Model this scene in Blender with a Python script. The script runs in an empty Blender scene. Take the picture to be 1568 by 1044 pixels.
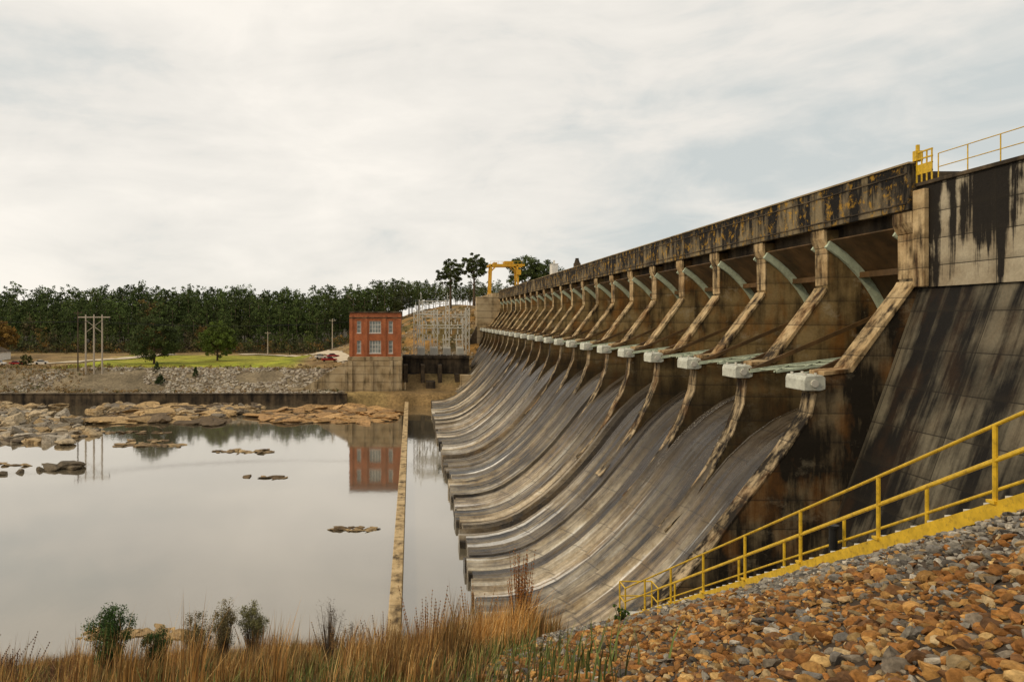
import bpy, bmesh, math, random
import numpy as np
from mathutils import Vector
random.seed(7); rng=np.random.default_rng(7)
S=10.0; Y0=48.0; NB=22
scene=bpy.context.scene
COL=scene.collection

# ------------------------------------------------------------------ materials
class NT:
    def __init__(s,name):
        s.m=bpy.data.materials.new(name); s.m.use_nodes=True
        s.t=s.m.node_tree; s.t.nodes.clear()
        s.out=s.t.nodes.new('ShaderNodeOutputMaterial')
        s.b=s.t.nodes.new('ShaderNodeBsdfPrincipled')
        s.t.links.new(s.b.outputs[0],s.out.inputs[0])
        s.g=s.t.nodes.new('ShaderNodeNewGeometry')
    def n(s,ty,**kw):
        nd=s.t.nodes.new(ty)
        for k,v in kw.items(): setattr(nd,k,v)
        return nd
    def l(s,a,b): s.t.links.new(a,b)
    def noise(s,scale,detail=5,vec=(1,1,1),rough=.55,off=(0,0,0)):
        mp=s.n('ShaderNodeMapping'); mp.inputs['Scale'].default_value=vec; mp.inputs['Location'].default_value=off
        s.l(s.g.outputs['Position'],mp.inputs[0])
        nz=s.n('ShaderNodeTexNoise'); nz.inputs['Scale'].default_value=scale
        nz.inputs['Detail'].default_value=detail; nz.inputs['Roughness'].default_value=rough
        s.l(mp.outputs[0],nz.inputs['Vector']); return nz.outputs[0]
    def ramp(s,src,stops):
        r=s.n('ShaderNodeValToRGB'); e=r.color_ramp.elements
        while len(e)<len(stops): e.new(.5)
        for i,(p,c) in enumerate(stops):
            e[i].position=p
            if not hasattr(c,'__len__'): c=(c,c,c)
            e[i].color=(*c[:3],1)
        s.l(src,r.inputs[0]); return r.outputs[0]
    def mix(s,f,a,b,mode='MIX'):
        m=s.n('ShaderNodeMix',data_type='RGBA',blend_type=mode)
        for sock,v in ((m.inputs[0],f),(m.inputs[6],a),(m.inputs[7],b)):
            if isinstance(v,bpy.types.NodeSocket): s.l(v,sock)
            elif hasattr(v,'__len__'): sock.default_value=(*v[:3],1)
            else: sock.default_value=v
        return m.outputs[2]
    def math(s,op,a,b=None):
        m=s.n('ShaderNodeMath',operation=op)
        for i,v in enumerate((a,b)):
            if v is None: continue
            if isinstance(v,bpy.types.NodeSocket): s.l(v,m.inputs[i])
            else: m.inputs[i].default_value=v
        return m.outputs[0]
    def mrange(s,src,a,b,c=0,d=1):
        m=s.n('ShaderNodeMapRange'); m.inputs[1].default_value=a; m.inputs[2].default_value=b; m.inputs[3].default_value=c; m.inputs[4].default_value=d
        s.l(src,m.inputs[0]); return m.outputs[0]
    def sep(s):
        p=s.n('ShaderNodeSeparateXYZ'); s.l(s.g.outputs['Position'],p.inputs[0]); return p
    def attr(s,name):
        a=s.n('ShaderNodeAttribute'); a.attribute_name=name; return a.outputs['Color']
    def bump(s,h,strength=.5,dist=.1):
        b=s.n('ShaderNodeBump'); b.inputs['Strength'].default_value=strength; b.inputs['Distance'].default_value=dist
        s.l(h,b.inputs['Height']); s.l(b.outputs[0],s.b.inputs['Normal'])
    def fin(s,col,rough=.85,metal=0,spec=.3):
        if isinstance(col,bpy.types.NodeSocket): s.l(col,s.b.inputs['Base Color'])
        else: s.b.inputs['Base Color'].default_value=(*col,1)
        if isinstance(rough,bpy.types.NodeSocket): s.l(rough,s.b.inputs['Roughness'])
        else: s.b.inputs['Roughness'].default_value=rough
        s.b.inputs['Metallic'].default_value=metal
        s.b.inputs['Specular IOR Level'].default_value=spec
        return s.m

def concrete(name,base,mid,dark,streak=(.42,.62),lichen=0,lich=(.55,.30,.03),jz=0,jzo=0,jy=0,jyo=0,jaxis='Y',vec=(1.1,1.1,.07),blot=.3,orange=0,oc=(.30,.13,.03),jd=.75,topz=None,fs=.45,smudge=0,low_shade=None):
    k=NT(name)
    st=k.noise(1.0,8,vec,.62)
    bl=k.noise(blot,7,rough=.6)
    col=k.mix(k.ramp(bl,[(.38,0),(.60,1)]),base,mid)
    sm=k.math('ADD',k.math('MULTIPLY',st,.68),k.math('MULTIPLY',bl,.32))
    sp=k.sep()
    if topz: sm=k.math('ADD',sm,k.mrange(sp.outputs['Z'],topz[0],topz[1],-.06,.06))
    col=k.mix(k.ramp(sm,[(streak[0],0),(streak[1],1)]),col,dark)
    if orange:
        o=k.noise(.5,6,(1,1,.5),off=(31,7,3)); col=k.mix(k.math('MULTIPLY',k.ramp(o,[(.50,0),(.66,1)]),orange),col,oc)
    if smudge:
        o=k.noise(.45,8,(1,1,1.3),.7,off=(3,27,13)); col=k.mix(k.math('MULTIPLY',k.ramp(o,[(.57,0),(.68,1)]),smudge),col,(.55,.47,.32))
    if lichen:
        o=k.noise(1.1,9,(1,1,1.0),.74,off=(11,17,3)); col=k.mix(k.math('MULTIPLY',k.ramp(o,[(.53,0),(.62,1)]),lichen),col,lich)
    if low_shade: # shade of the deep openings, painted into the lower faces
        col=k.mix(k.mrange(sp.outputs['Z'],low_shade[0],low_shade[1],0,low_shade[2]),col,(.035,.025,.013))
    fine=k.noise(5,9,rough=.72)
    col=k.mix(fs,col,k.ramp(fine,[(.28,.25),(.72,1.0)]),'MULTIPLY')
    hgt=fine
    for per,offv,ax in ((jz,jzo,'Z'),(jy,jyo,jaxis)):
        if per:
            f=k.math('FRACT',k.math('DIVIDE',k.math('ADD',sp.outputs[ax],1000+offv),per))
            d=k.math('LESS_THAN',f,.06/per)
            soft=k.ramp(f,[(0,1),(.5/per,0)])
            col=k.mix(k.math('MULTIPLY',d,jd),col,(.012,.01,.008))
            col=k.mix(k.math('MULTIPLY',soft,.35),col,(.03,.024,.016))
            hgt=k.math('SUBTRACT',hgt,k.math('MULTIPLY',d,1.5))
    k.bump(hgt,.6,.06)
    return k.fin(col,.88,spec=.2)

M={}
M['fascia']=concrete('fascia_concrete',(.27,.21,.12),(.13,.10,.065),(.014,.012,.010),(.42,.53),lichen=.7,vec=(1.3,1.3,.20),jy=10,jyo=-48,topz=(6.5,10.5))
M['pier']=concrete('pier_concrete',(.38,.27,.12),(.24,.155,.06),(.028,.02,.011),(.45,.62),orange=.7,oc=(.34,.15,.035),jz=1.9,jd=.3,vec=(.9,.9,.12),smudge=.5,low_shade=(-3.5,-7.5,.78))  # last argument paints shade onto the pier faces below the blocks
M['nose']=concrete('sunlit_pier_nose_concrete',(.66,.49,.27),(.45,.31,.15),(.04,.027,.015),(.46,.60),orange=.4,vec=(1.5,1.5,.20),blot=.6,jz=1.9,jd=.5)  # pier concrete lightened to paint sunlight on the downstream edges
M['nosed']=concrete('sunlit_pier_lower_nose_concrete',(.56,.43,.26),(.34,.25,.135),(.022,.016,.010),(.42,.55),orange=.3,vec=(1.7,1.7,.25),blot=.5,jz=1.9,jd=.6)  # dimmer sunlit tone painted in for the lower noses
M['abut']=concrete('abutment_concrete',(.185,.16,.11),(.105,.09,.062),(.014,.012,.010),(.43,.54),jz=2.4,jzo=-2,jy=6.2,jyo=1,orange=.06,vec=(.08,.70,.06),blot=.22)
M['abut_up']=concrete('upper_wall_concrete',(.52,.45,.32),(.36,.29,.19),(.022,.018,.014),(.465,.52),jz=1.7,jzo=-2,jy=6.2,jyo=1,vec=(.9,1.15,.06),topz=(2,8.8))
M['train']=concrete('training_wall_concrete',(.27,.205,.115),(.14,.10,.055),(.022,.017,.011),(.43,.55),jz=1.9,jd=.5,orange=.5,vec=(.9,.9,.12),smudge=.25)
M['tan']=concrete('tan_concrete',(.56,.44,.27),(.42,.31,.17),(.09,.065,.035),(.50,.66),jz=2.5,vec=(.6,.6,.08))
M['darkc']=concrete('dark_concrete',(.16,.115,.068),(.10,.074,.046),(.02,.016,.012),(.42,.6),vec=(.5,.5,.08))
M['wall']=concrete('weir_wall_concrete',(.68,.50,.27),(.50,.35,.17),(.08,.055,.03),(.49,.64),vec=(1,.5,.4),jy=6,jyo=0,blot=.6)

def spill():
    k=NT('spillway_concrete')
    a=k.noise(1,6,(.045,.60,.05),.55)
    b=k.noise(1,5,(.07,2.1,.08),.50,off=(5,3,2))
    c=k.noise(.22,9,(1,1,1),.66)
    m=k.math('ADD',k.math('MULTIPLY',a,.40),k.math('ADD',k.math('MULTIPLY',b,.28),k.math('MULTIPLY',c,.32)))
    col=k.ramp(m,[(.40,(.03,.024,.017)),(.45,(.11,.088,.06)),(.50,(.29,.235,.155)),(.55,(.50,.425,.30)),(.62,(.74,.70,.60))])
    o=k.noise(.4,8,(1,1,1),.65,off=(9,2,4))
    col=k.mix(k.math('MULTIPLY',k.ramp(o,[(.49,0),(.62,1)]),.55),col,(.22,.145,.055))
    g=k.noise(1,4,(.05,1.2,.06),.5,off=(15,31,2))   # white-water runs
    col=k.mix(k.math('MULTIPLY',k.ramp(g,[(.62,0),(.67,1)]),.7),col,(.85,.84,.80))
    col=k.mix(1.0,col,k.attr('col'),'MULTIPLY')
    sp=k.sep()
    zz=k.math('ADD',sp.outputs['Z'],k.math('MULTIPLY',c,5))
    col=k.mix(k.mrange(zz,-18.0,-10.0,0,.88),col,(.035,.024,.013))  # shade between the piers painted over the upper chute
    f2=k.math('FRACT',k.math('DIVIDE',k.math('ADD',sp.outputs['Z'],1000),2.1))
    col=k.mix(k.math('MULTIPLY',k.math('LESS_THAN',f2,.035),.45),col,(.02,.015,.01))
    f=k.noise(2.2,10,rough=.76)
    col=k.mix(.65,col,k.ramp(f,[(.32,.3),(.64,1)]),'MULTIPLY')
    k.bump(k.math('ADD',f,b),.7,.14)
    return k.fin(col,k.ramp(b,[(.44,.18),(.58,.75)]),spec=.5)
M['spill']=spill()

def gate():
    k=NT('rusty_gate_steel')
    a=k.noise(.5,6,(1,1,.4)); b=k.noise(2.5,6,(1,1,.2))
    col=k.ramp(a,[(.3,(.045,.028,.012)),(.5,(.10,.055,.02)),(.7,(.18,.10,.04))])
    col=k.mix(k.ramp(b,[(.5,0),(.75,.6)]),col,(.03,.02,.01))
    k.bump(a,.3,.2)
    return k.fin(col,.6,spec=.3)
M['gate']=gate()

def simple(name,col,rough=.6,metal=0,var=.25,scale=2,spec=.3,dirt=0):
    k=NT(name); f=k.noise(scale,6,rough=.65)
    c=k.mix(1.0,col,k.ramp(f,[(.3,1-var),(.7,1.0)]),'MULTIPLY')
    if dirt:
        g=k.noise(scale*2.3,8,rough=.75,off=(3,9,1)); c=k.mix(k.math('MULTIPLY',k.ramp(g,[(.52,0),(.66,1)]),dirt),c,(.12,.06,.02))
    return k.fin(c,rough,metal,spec)
M['mint']=simple('mint_paint',(.58,.66,.49),.6,0,.35,1.5,dirt=.4)
M['mintw']=simple('pale_mint_paint',(.70,.71,.60),.65,0,.4,1.2,dirt=.45)
M['yellow']=simple('yellow_paint',(.80,.51,.03),.5,0,.4,5,dirt=.5)
M['brick_dark']=simple('window_dark',(.05,.055,.055),.25,0,.2)
M['glass']=simple('window_glass',(.34,.38,.36),.15,0,.6,.6,.6)
M['white']=simple('white_paint',(.76,.72,.64),.6)
M['steel']=simple('galvanised_steel',(.68,.65,.56),.55,.1)
M['black']=simple('black_plastic_and_shade',(.012,.012,.012),.5)
M['pole']=simple('pole_wood',(.46,.39,.30),.8)
M['road']=simple('pale_road',(.62,.52,.37),.9,0,.25,.3)
M['tyre']=simple('tyre',(.02,.02,.02),.9)
M['red']=simple('red_paint',(.35,.02,.02),.4)
M['bark']=simple('bark',(.12,.085,.055),.95,0,.5,4)
M['crane']=simple('crane_yellow',(.66,.35,.02),.55,0,.3,1,dirt=.3)

def brick():
    k=NT('red_brick')
    mp=k.n('ShaderNodeMapping'); mp.inputs['Rotation'].default_value=(math.radians(90),0,0); k.l(k.g.outputs['Position'],mp.inputs[0])
    b=k.n('ShaderNodeTexBrick'); k.l(mp.outputs[0],b.inputs['Vector'])
    b.inputs['Color1'].default_value=(.50,.15,.05,1); b.inputs['Color2'].default_value=(.38,.095,.035,1); b.inputs['Mortar'].default_value=(.36,.20,.11,1)
    b.inputs['Scale'].default_value=1.5
    f=k.noise(.5,8,(1,1,.5),.65); col=k.mix(.8,b.outputs[0],k.ramp(f,[(.32,.45),(.65,1)]),'MULTIPLY')
    return k.fin(col,.85)
M['brick']=brick()

def attrmat(name,rough=.9,nscale=3,lo=.5,bump=0,spec=.2,n2=None):
    k=NT(name); f=k.noise(nscale,7,rough=.68)
    c=k.mix(1.0,k.attr('col'),k.ramp(f,[(.3,lo),(.7,1.05)]),'MULTIPLY')
    if n2:
        g=k.noise(n2,5,rough=.6,off=(4,4,4)); c=k.mix(.8,c,k.ramp(g,[(.35,.5),(.6,1)]),'MULTIPLY')
    if bump: k.bump(f,.8,bump)
    return k.fin(c,rough,spec=spec)
M['ground']=attrmat('ground_soil',.95,1.4,.35,.15,n2=.15)
M['rock']=attrmat('rock_stone',.9,22,.35,.012)
M['boulder']=attrmat('boulder_stone',.85,1.6,.28,.3)
M['leaf']=attrmat('foliage',.8,.6,.55)
M['grass']=attrmat('dry_grass',.8,3,.7)

def water():
    m=bpy.data.materials.new('river_water'); m.use_nodes=True; t=m.node_tree; t.nodes.clear()
    o=t.nodes.new('ShaderNodeOutputMaterial'); mx=t.nodes.new('ShaderNodeMixShader')
    d=t.nodes.new('ShaderNodeBsdfDiffuse'); g=t.nodes.new('ShaderNodeBsdfGlossy'); lw=t.nodes.new('ShaderNodeLayerWeight')
    lw.inputs['Blend'].default_value=.35
    mr=t.nodes.new('ShaderNodeMapRange'); mr.inputs[1].default_value=.36; mr.inputs[2].default_value=.86; mr.inputs[3].default_value=.15; mr.inputs[4].default_value=.97
    t.links.new(lw.outputs['Facing'],mr.inputs[0])
    geo=t.nodes.new('ShaderNodeNewGeometry')
    mp=t.nodes.new('ShaderNodeMapping'); mp.inputs['Scale'].default_value=(.5,.22,1); t.links.new(geo.outputs['Position'],mp.inputs[0])
    n=t.nodes.new('ShaderNodeTexNoise'); n.inputs['Scale'].default_value=1.5; n.inputs['Detail'].default_value=4; t.links.new(mp.outputs[0],n.inputs['Vector'])
    b=t.nodes.new('ShaderNodeBump'); b.inputs['Strength'].default_value=.09; b.inputs['Distance'].default_value=.05; t.links.new(n.outputs[0],b.inputs['Height'])
    t.links.new(b.outputs[0],g.inputs['Normal'])
    n2=t.nodes.new('ShaderNodeTexNoise'); n2.inputs['Scale'].default_value=.035; n2.inputs['Detail'].default_value=4; t.links.new(geo.outputs['Position'],n2.inputs['Vector'])
    r=t.nodes.new('ShaderNodeValToRGB'); r.color_ramp.elements[0].color=(.12,.10,.065,1); r.color_ramp.elements[1].color=(.20,.17,.115,1); r.color_ramp.elements[0].position=.35;r.color_ramp.elements[1].position=.65
    t.links.new(n2.outputs[0],r.inputs[0]); t.links.new(r.outputs[0],d.inputs[0])
    g.inputs['Color'].default_value=(.93,.905,.86,1); g.inputs['Roughness'].default_value=.05
    t.links.new(mr.outputs[0],mx.inputs[0]); t.links.new(d.outputs[0],mx.inputs[1]); t.links.new(g.outputs[0],mx.inputs[2]); t.links.new(mx.outputs[0],o.inputs[0])
    return m
M['water']=water()

# ------------------------------------------------------------------ mesh helpers
def empty(name,loc=(0,0,0)):
    e=bpy.data.objects.new(name,None); e.location=loc; COL.objects.link(e); return e
class MB:
    def __init__(s): s.v=[]; s.f=[]
    def box(s,x0,x1,y0,y1,z0,z1):
        b=len(s.v); s.v+=[(x0,y0,z0),(x1,y0,z0),(x1,y1,z0),(x0,y1,z0),(x0,y0,z1),(x1,y0,z1),(x1,y1,z1),(x0,y1,z1)]
        s.f+=[[b+i for i in q] for q in ((0,3,2,1),(4,5,6,7),(0,1,5,4),(1,2,6,5),(2,3,7,6),(3,0,4,7))]
    def prism(s,poly,y0,y1):
        b=len(s.v); n=len(poly)
        s.v+=[(x,y0,z) for x,z in poly]+[(x,y1,z) for x,z in poly]
        s.f.append([b+i for i in range(n)]); s.f.append([b+n+i for i in range(n)][::-1])
        for i in range(n):
            j=(i+1)%n; s.f.append([b+j,b+i,b+n+i,b+n+j])
    def strip(s,poly,y0,y1,t):
        P=np.array(poly,float); T=np.gradient(P,axis=0); N_=np.stack([T[:,1],-T[:,0]],-1); N_/=np.linalg.norm(N_,axis=1)[:,None]
        if N_[:,0].mean()>0: N_=-N_
        Q=P+N_*t; P=P-N_*.05
        s.prism([tuple(q) for q in Q]+[tuple(p) for p in P[::-1]],y0,y1)
    def beam(s,p,q,w=.1,h=None,sides=4):
        p=Vector(p);q=Vector(q);d=(q-p)
        if d.length<1e-6:return
        d.normalize(); up=Vector((0,0,1)) if abs(d.z)<.95 else Vector((0,1,0))
        a=d.cross(up).normalized(); c=a.cross(d).normalized(); h=h or w
        b=len(s.v)
        for e in (p,q):
            for i in range(sides):
                an=2*math.pi*(i+.5)/sides; k=1.0 if sides>4 else math.sqrt(2)
                s.v.append(tuple(e+a*(math.cos(an)*w/2*k)+c*(math.sin(an)*h/2*k)))
        for i in range(sides):
            j=(i+1)%sides; s.f.append([b+i,b+j,b+sides+j,b+sides+i])
        s.f.append([b+i for i in range(sides)][::-1]); s.f.append([b+sides+i for i in range(sides)])
    def cone(s,p,q,r0,r1,sides=6):
        p=Vector(p);q=Vector(q);d=(q-p).normalized(); up=Vector((0,0,1)) if abs(d.z)<.95 else Vector((0,1,0))
        a=d.cross(up).normalized(); c=a.cross(d).normalized(); b=len(s.v)
        for e,r in ((p,r0),(q,r1)):
            for i in range(sides):
                an=2*math.pi*i/sides; s.v.append(tuple(e+a*(math.cos(an)*r)+c*(math.sin(an)*r)))
        for i in range(sides):
            j=(i+1)%sides; s.f.append([b+i,b+j,b+sides+j,b+sides+i])
    def obj(s,name,mat,parent=None,bevel=0,smooth=False):
        me=bpy.data.meshes.new(name); me.from_pydata(s.v,[],s.f); me.update()
        bm=bmesh.new(); bm.from_mesh(me); bmesh.ops.recalc_face_normals(bm,faces=bm.faces); bm.to_mesh(me); bm.free()
        o=bpy.data.objects.new(name,me); COL.objects.link(o); me.materials.append(M[mat])
        if parent: o.parent=parent
        if bevel:
            m=o.modifiers.new('b','BEVEL'); m.width=bevel; m.segments=2; m.limit_method='ANGLE'
        return o
def npmesh(name,V,F,C,mat,parent=None,smooth=False):
    me=bpy.data.meshes.new(name); n=len(V); m,k=F.shape
    me.vertices.add(n); me.vertices.foreach_set('co',np.ascontiguousarray(V,dtype=np.float32).ravel())
    me.loops.add(m*k); me.loops.foreach_set('vertex_index',np.ascontiguousarray(F,dtype=np.int32).ravel())
    me.polygons.add(m); me.polygons.foreach_set('loop_start',np.arange(m,dtype=np.int32)*k)
    try: me.polygons.foreach_set('loop_total',np.full(m,k,dtype=np.int32))
    except Exception: pass
    me.update(calc_edges=True); me.validate()
    if C is not None:
        a=me.color_attributes.new('col','FLOAT_COLOR','POINT')
        c4=np.ones((n,4),dtype=np.float32); c4[:,:3]=C; a.data.foreach_set('color',c4.ravel())
    me.polygons.foreach_set('use_smooth',np.full(m,smooth))
    o=bpy.data.objects.new(name,me); COL.objects.link(o); me.materials.append(M[mat])
    if parent:o.parent=parent
    return o

def ico(sub):
    bm=bmesh.new(); bmesh.ops.create_icosphere(bm,subdivisions=sub,radius=1)
    V=np.array([v.co[:] for v in bm.verts]); F=np.array([[v.index for v in f.verts] for f in bm.faces]); bm.free(); return V,F
def protos(sub,k,amp=.28,cuts=7,lims=(.45,.8)):
    out=[]
    V,F=ico(sub)
    for i in range(k):
        W=V.copy()
        for _ in range(cuts):
            d=rng.normal(size=3); d/=np.linalg.norm(d); lim=rng.uniform(*lims)
            pr=W@d; ex=np.clip(pr-lim,0,None); W=W-ex[:,None]*d*.97
        W+=rng.normal(size=W.shape)*amp*.12
        out.append(W)
    return out,F
def rocks(name,pos,scl,colr,mat,sub=2,k=10,parent=None,tilt=.5,cuts=7,amp=.28,lims=(.45,.8)):
    P,F=protos(sub,k,cuts=cuts,amp=amp,lims=lims); n=len(pos); nv=len(P[0])
    P=np.array(P)[np.arange(n)%k]*scl[:,None,:]
    a=rng.uniform(0,6.28,n); b=rng.normal(0,tilt,n); ca,sa,cb,sb=np.cos(a),np.sin(a),np.cos(b),np.sin(b)
    x=P[:,:,0]; y=P[:,:,1]*cb[:,None]-P[:,:,2]*sb[:,None]; z=P[:,:,1]*sb[:,None]+P[:,:,2]*cb[:,None]
    V=np.stack([x*ca[:,None]-y*sa[:,None],x*sa[:,None]+y*ca[:,None],z],-1)+pos[:,None,:]
    FF=(F[None]+ (np.arange(n)*nv)[:,None,None]).reshape(-1,3)
    C=np.repeat(colr,nv,axis=0)
    return npmesh(name,V.reshape(-1,3),FF,C,mat,parent)

# ------------------------------------------------------------------ terrain
def sst(t): t=np.clip(t,0,1); return t*t*(3-2*t)
_G={}
def vnoise(X,Y,s,seed=0):
    if seed not in _G: _G[seed]=np.random.default_rng(seed).random((256,256))
    G=_G[seed]
    x=X/s+1000; y=Y/s+1000; xi=np.floor(x).astype(int); yi=np.floor(y).astype(int); fx=x-xi; fy=y-yi
    fx=fx*fx*(3-2*fx); fy=fy*fy*(3-2*fy)
    g=lambda a,b:G[a%256,b%256]
    return (g(xi,yi)*(1-fx)+g(xi+1,yi)*fx)*(1-fy)+(g(xi,yi+1)*(1-fx)+g(xi+1,yi+1)*fx)*fy
def terr(X,Y):
    X=np.asarray(X,float);Y=np.asarray(Y,float)
    Xc=np.clip(X,0,9.3)
    near=-1.6-(.43+.0092*Xc)*Y+.477*Xc-.05*np.clip(-X,0,60)-.7*np.clip(X-9.3,0,40)
    near=np.minimum(near,6)
    near=near+(vnoise(X,Y,1.7,1)-.5)*.20+(vnoise(X,Y,6,2)-.5)*.5*sst((Y-6)/10)*sst((7-X)/4)
    near=np.maximum(near,-29)
    far=-29+6.3*sst((Y-213)/4)+5.7*sst((Y-222)/20)
    hill=sst((X+55)/85)*sst((Y-243)/70)
    far=far+22*hill+ 3*sst((Y-330)/150)+(vnoise(X,Y,25,3)-.5)*1.6*sst((Y-235)/40)+(vnoise(X,Y,3,4)-.5)*.5
    far=np.where(Y>212,far,-29)
    far=far+6*sst((Y-500)/700)
    return np.maximum(near,far)
def axis(*segs):
    out=[]
    for a,b,st in segs: out+=list(np.arange(a,b,st))
    return np.array(out)
xs=axis((-2600,-400,150),(-400,-130,5),(-130,-30,2),(-30,12,.5),(12,60,2),(60,200,6),(200,2601,150))
ys=axis((-60,0,3),(0,62,.5),(62,210,8),(210,260,1.2),(260,460,4),(460,3200,120))
X,Y=np.meshgrid(xs,ys,indexing='ij'); Z=terr(X,Y)
nx,ny=X.shape
idx=np.arange(nx*ny).reshape(nx,ny)
F=np.stack([idx[:-1,:-1],idx[1:,:-1],idx[1:,1:],idx[:-1,1:]],-1).reshape(-1,4)
C=np.zeros((nx,ny,3)); C[:]=(.14,.10,.055)
nn=vnoise(X,Y,4,5)[...,None]; n2=vnoise(X,Y,14,6)[...,None]
C=C*(.6+.8*nn)
def setc(mask,c): 
    m=np.clip(mask,0,1)[...,None]; C[:]=C*(1-m)+np.array(c)*(.7+.6*nn)*m
near=(Y<62)
setc((near&(X>0.5))*1.0,(.10,.07,.045))
setc((near&(X<=0.5))*1.0,(.16,.10,.04))
far=(Y>213)
setc(far*1.0,(.36,.235,.10))
setc(far*sst((n2[...,0]-.45)/.2),(.46,.32,.13))
setc(far*(Y<243)*(X<-20)*1.0,(.33,.26,.16))
lawn=far*sst((Y-243)/3)*sst((335-Y)/20)*sst((X+128)/8)*sst((-38-X)/8)
setc(lawn,(.42,.44,.035)); setc(lawn*sst((n2[...,0]-.5)/.15)*.5,(.52,.44,.07))
setc(far*sst((Y-345)/15)*sst((-25-X)/10),(.07,.055,.025))
bank=far*sst((X+30)/15)*sst((Y-250)/15)
setc(bank,(.50,.27,.075)); setc(bank*sst((vnoise(X,Y,7,8)-.5)/.1)*.8,(.30,.22,.12)); setc(bank*sst((vnoise(X+Y*.3,Y,5,9)-.55)/.08)*.85,(.13,.11,.035))
C=C.reshape(-1,3)
npmesh('ground',np.stack([X,Y,Z],-1).reshape(-1,3),F,C,'ground',smooth=True)
def TZ(x,y): return float(terr(np.array([x]),np.array([y]))[0])

m=MB(); m.v=[(-1500,20,-26),(33,20,-26),(33,262,-26),(-1500,262,-26)]; m.f=[[0,1,2,3]]; m.obj('river_water','water')
m=MB(); m.v=[(43,-60,6),(1500,-60,6),(1500,300,6),(43,300,6)]; m.f=[[0,1,2,3]]; m.obj('reservoir_water','water')

# ------------------------------------------------------------------ dam
dam=empty('concrete_dam')
prof=[(5.8,-25.0),(7,-25.0),(8.5,-24.9),(10,-24.65),(11.5,-24.2),(13,-23.5),(14.5,-22.5),(16,-21.4),(18,-19.6),(20,-17.5),(22,-15.1),(23.7,-12.9),(25.2,-11.1),(27,-9.4),(29,-8),(31.5,-6.9),(34.5,-6.3),(38,-6.2),(42,-6.4)]
PA=np.array(prof)
T=np.gradient(PA,axis=0); Nn=np.stack([-T[:,1],T[:,0]],-1); Nn/=np.linalg.norm(Nn,axis=1)[:,None]
V=[];Cc=[];Fq=[]
y=Y0-.8; yend=Y0+NB*S+.8; strip=0; n=len(PA)+2
while y<yend-.3:
    w=random.choice([1.3,1.8,2.4,3.0]); y1=min(y+w,yend)
    o0=random.uniform(-.12,.12); o1=o0+random.uniform(.2,.6)
    if random.random()<.25: o0,o1=o1,o0
    tx=random.uniform(-.45,.45); tone=random.choice([.40,.7,.95,1.1,1.35]); warm=random.uniform(.85,1.03)
    b=len(V)
    rows=[(y,-.25,.2),(y+.10,0,.85),(y+.22,o0,1),(y+w*.35,o0*.65+o1*.35,1),(y+w*.68,o0*.35+o1*.65,1),(y1-.3,o1,1.1),(y1-.16,o1-.06,.9),(y1-.05,-.3,.15)]
    for (yy,of,tn) in rows:
        P=PA+Nn*of; P[0,0]+=tx; P[1,0]+=tx*.5
        P=np.vstack([[P[0,0]+.1,-28],[P[0,0],P[0,1]-.1],P])
        for p in P: V.append((p[0],yy,p[1])); Cc.append((tone*tn,tone*tn*(.5+.5*warm),tone*tn*warm))
    for r in range(len(rows)-1):
        for i in range(n-1):
            a=b+r*n+i; Fq.append([a,a+n,a+n+1,a+1])
    if strip:
        for i in range(n-1):
            a=b-n+i; c=b+i; Fq.append([a,c,c+1,a+1])
    y=y1; strip+=1
npmesh('spillway_face',np.array(V),np.array(Fq),np.array(Cc),'spill',dam)

nose=[(26.7,-4.9),(26.5,-6.8),(25.6,-9.2),(24.0,-12.2),(22.2,-14.9),(20.2,-17.0)]
back=[(21,-19.5),(27,-12),(33,-9),(42,-8),(42,7.1)]
pierpoly=[(33.1,7.1),(33.1,2.1),(28.9,-3.6),(26.7,-3.8)]+nose+back
p=MB(); c=MB(); ns=MB()
for i in range(1,NB+1):
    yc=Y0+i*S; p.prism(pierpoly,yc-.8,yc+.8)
    ns.strip(nose,yc-.81,yc+.81,.04)  # thin strip carries the painted sunlit tone of the nose
for i in range(0,NB+1):
    yc=Y0+i*S
    c.prism([(33.04,7.08),(32.75,7.08),(32.75,6.3),(33.04,5.6)],yc-.95,yc+.95)
    c.prism([(33.04,5.58),(33.06,2.6),(33.2,2.6),(33.2,5.58)],yc-.84,yc+.84)
    c.prism([(33.0,2.45),(32.8,2.1),(28.7,-3.35),(27.05,-3.5),(27.05,-3.79),(28.95,-3.58),(33.08,2.1)],yc-.88,yc+.88)
p.obj('piers','pier',dam,bevel=.08); ns.obj('pier_nose_sunlight_strips','nosed',dam); c.obj('pier_copings','nose',dam,bevel=.04)
tw=MB()
tn=[(26.3,-6.4),(24.6,-8.9),(22.3,-11.8),(19.9,-15.0),(17.0,-18.2),(14,-21.2),(10,-24)]
tp=[(33.1,7.1),(33.1,2.1),(28.9,-3.6),(26.7,-3.8),(26.5,-4.9)]+tn+[(10,-28),(42,-28),(42,7.1)]
tw.prism(tp,Y0-.8,Y0+.8); tw.obj('training_wall','train',dam,bevel=.08)
tc=MB(); tc.strip([(26.6,-4.95)]+tn,Y0-.83,Y0+.7,.10); tc.obj('training_wall_coping','nosed',dam,bevel=.03)

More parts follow.
